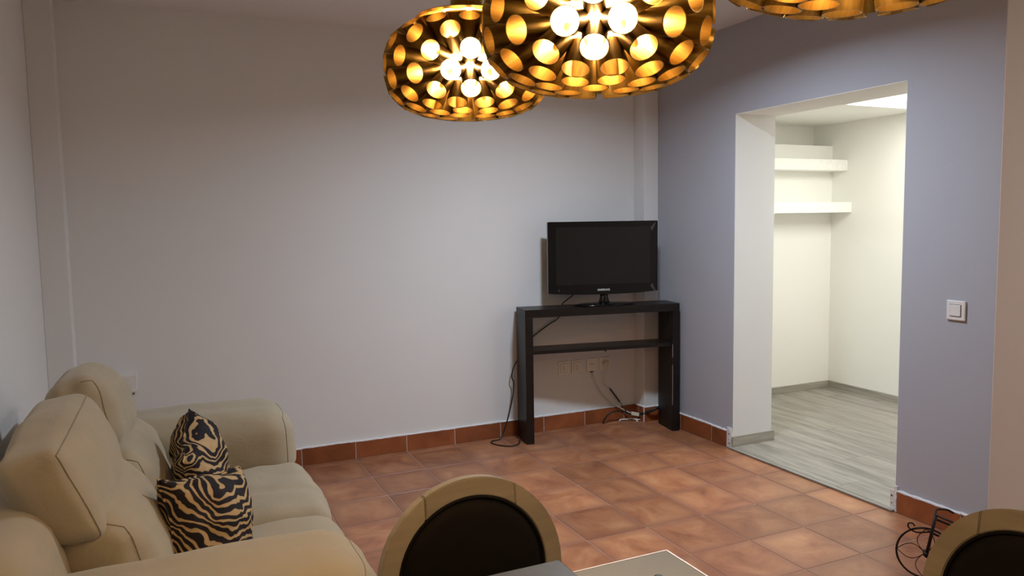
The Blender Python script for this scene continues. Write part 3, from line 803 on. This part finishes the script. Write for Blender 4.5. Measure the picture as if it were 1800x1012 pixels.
# ---------------------------------------------------------------- chairs
RO, RI, TK = .222, .180, .030
def arc_seg(a0, a1, a0i, a1i, n=16):
    """ring segment, angles from the top (degrees), outer and inner; front face at y=-TK/2"""
    bm = bmesh.new(); rows = []
    for k in range(n + 1):
        u = k / n; ao = radians(a0 + (a1 - a0) * u); ai = radians(a0i + (a1i - a0i) * u)
        o = (RO * sin(ao), RO * cos(ao)); i = (RI * sin(ai), RI * cos(ai))
        rows.append([bm.verts.new((o[0], -TK / 2, o[1])), bm.verts.new((i[0], -TK / 2, i[1])), bm.verts.new((i[0], TK / 2, i[1])), bm.verts.new((o[0], TK / 2, o[1]))])
    for k in range(n):
        for m_ in range(4): bm.faces.new((rows[k][m_], rows[k + 1][m_], rows[k + 1][(m_ + 1) % 4], rows[k][(m_ + 1) % 4]))
    bm.faces.new(rows[0]); bm.faces.new(rows[-1][::-1]); bmesh.ops.recalc_face_normals(bm, faces=bm.faces)
    bmesh.ops.bevel(bm, geom=[e for e in bm.edges if len(e.link_faces) == 2 and e.calc_face_angle(0) > .8], offset=.0022, segments=2, affect='EDGES')
    me = bpy.data.meshes.new('m'); bm.to_mesh(me); bm.free(); return me
CUT = .110
def make_chair(loc, rz, label):
    e = empty('dining_chair', label, 'chair', loc, rz, 'round-backed dining chairs')
    ZC = .638
    ho = math.degrees(math.asin(CUT / RO)); hi = math.degrees(math.asin(CUT / RI)); gp = .35
    back = bpy.data.objects.new('backrest', None); COL.objects.link(back); back.parent = e; back.location = (0, .02, ZC); back.rotation_euler = (radians(-6), 0, 0)
    link('frame_segment', arc_seg(-ho + gp, ho - gp, -hi + gp, hi - gp), 'chairwood', back)
    link('frame_segment', arc_seg(ho, 140, hi, 140), 'chairwood', back)
    link('frame_segment', arc_seg(-140, -ho, -140, -hi), 'chairwood', back)
    link('frame_segment', arc_seg(140.5, 219.5, 140.5, 219.5), 'chairwood', back)
    pad = lathe([(.0001, .013), (.14, .012), (.172, .006), (RI + .002, -.004), (RI + .002, -.010), (.0001, -.012)], 48)
    link('pad', pad, 'pad', back, (0, -.004, 0), (pi / 2, 0, 0), smooth=True)
    link('piping', tube([((RI - .004) * cos(a * pi / 30), -TK / 2 + .004, (RI - .004) * sin(a * pi / 30)) for a in range(60)], .004, 6, True), 'pad', back, smooth=True)
    # seat towards -y
    f = soft((.215, .215, .035), .03, (0, 0, .012), .001)
    me = soft_mesh(lambda p: (lambda o: Vector((o.x * (1 + (-o.y) * .35), o.y, o.z)))(f(p)), (16, 16, 6)); link('seat', me, 'pad', e, (0, -.235, .435), smooth=True)
    link('seat_rail', boxes([(-.20, .20, -.44, -.04, .37, .408)], .008), 'chairwood', e)
    for s in (-1, 1):
        link('leg', tube([(s * .185, -.415, .40), (s * .19, -.42, .0)], lambda u: .021 - .007 * u, 14), 'chairwood', e, smooth=True)
        link('leg', tube([(s * .165, -.005, .50), (s * .175, -.01, .40), (s * .18, .02, .2), (s * .185, .07, 0)], lambda u: .020 - .006 * u, 14, smooth_n=5), 'chairwood', e, smooth=True)
    return e
make_chair((-1.368, -2.900, -.02), 0.0, 'round-backed wooden chair with dark pad tucked at the far side of the table')
make_chair((-.502, -3.577, -.02), -pi / 2, 'round-backed wooden chair with dark pad at the leaf end, beside the iron bicycle')

# ---------------------------------------------------------------- ornamental bicycle
bk = empty('bicycle_ornament', 'small black wrought-iron bicycle ornament on the floor below the light switch', 'ornament', (.672, -2.505, 0), radians(-50))
def circ(r, cx, cz, y=0, n=40, a0=0, a1=2 * pi, plane='xz'):
    return [(cx + r * cos(a0 + (a1 - a0) * k / n), y, cz + r * sin(a0 + (a1 - a0) * k / n)) for k in range(n if a1 - a0 > 6.28 else n + 1)]
w = link('wheel', tube(circ(.100, 0, .1035), .0040, 8, True), 'wrought', bk, smooth=True)
for k in range(4):
    a = pi / 4 + .75 + k * pi / 2
    for s in (-1, 1):
        pts = []
        for j in range(13):
            u = j / 12; rr = .098 * u; off = s * .030 * sin(pi * u)
            pts.append((rr * cos(a) - off * sin(a), 0, .1035 + rr * sin(a) + off * cos(a)))
        link('spoke', tube(pts, .0016, 6), 'wrought', w, smooth=True)
link('fork', tube([(.004, -.008, .090), (.032, -.008, .262)], .0058, 8), 'wrought', bk, smooth=True)
link('fork', tube([(.004, .010, .095), (.032, .006, .262)], .0040, 8), 'wrought', bk, smooth=True)
link('hub', tube([(0, -.018, .1035), (0, .018, .1035)], .008, 10), 'wrought', bk, smooth=True)
link('handlebar', tube([(.030, 0, .262), (.040, .045, .268), (.075, .075, .262), (.10, .08, .250)], .0042, 8, smooth_n=6), 'wrought', bk, smooth=True)
link('handlebar', tube([(.030, 0, .262), (.050, -.040, .268), (.085, -.060, .262), (.10, -.058, .250)], .0042, 8, smooth_n=6), 'wrought', bk, smooth=True)
link('scroll', tube([(.018, 0, .192), (-.030, 0, .182), (-.058, 0, .196), (-.060, 0, .214), (-.046, 0, .216), (-.038, 0, .206)], .0030, 8, smooth_n=6), 'wrought', bk, smooth=True)
link('frame_tube', tube([(.030, 0, .245), (.10, 0, .225), (.20, 0, .205), (.30, 0, .12)], .0046, 8, smooth_n=6), 'wrought', bk, smooth=True)
link('frame_tube', tube([(.020, 0, .188), (.08, 0, .168), (.16, 0, .16), (.30, 0, .115)], .0042, 8, smooth_n=6), 'wrought', bk, smooth=True)
for y in (-.055, .055): link('wheel', tube(circ(.060, .30, .0625, y, 28), .0034, 8, True), 'wrought', bk, smooth=True)
link('axle', tube([(.30, -.057, .0625), (.30, .057, .0625)], .004, 8), 'wrought', bk)
link('frame_tube', tube([(.30, 0, .0625), (.30, 0, .125)], .004, 8), 'wrought', bk)
link('basket', lathe([(.045, .125), (.060, .20), (.063, .20), (.048, .122)], 24, False), 'basket', bk, (.27, 0, 0))
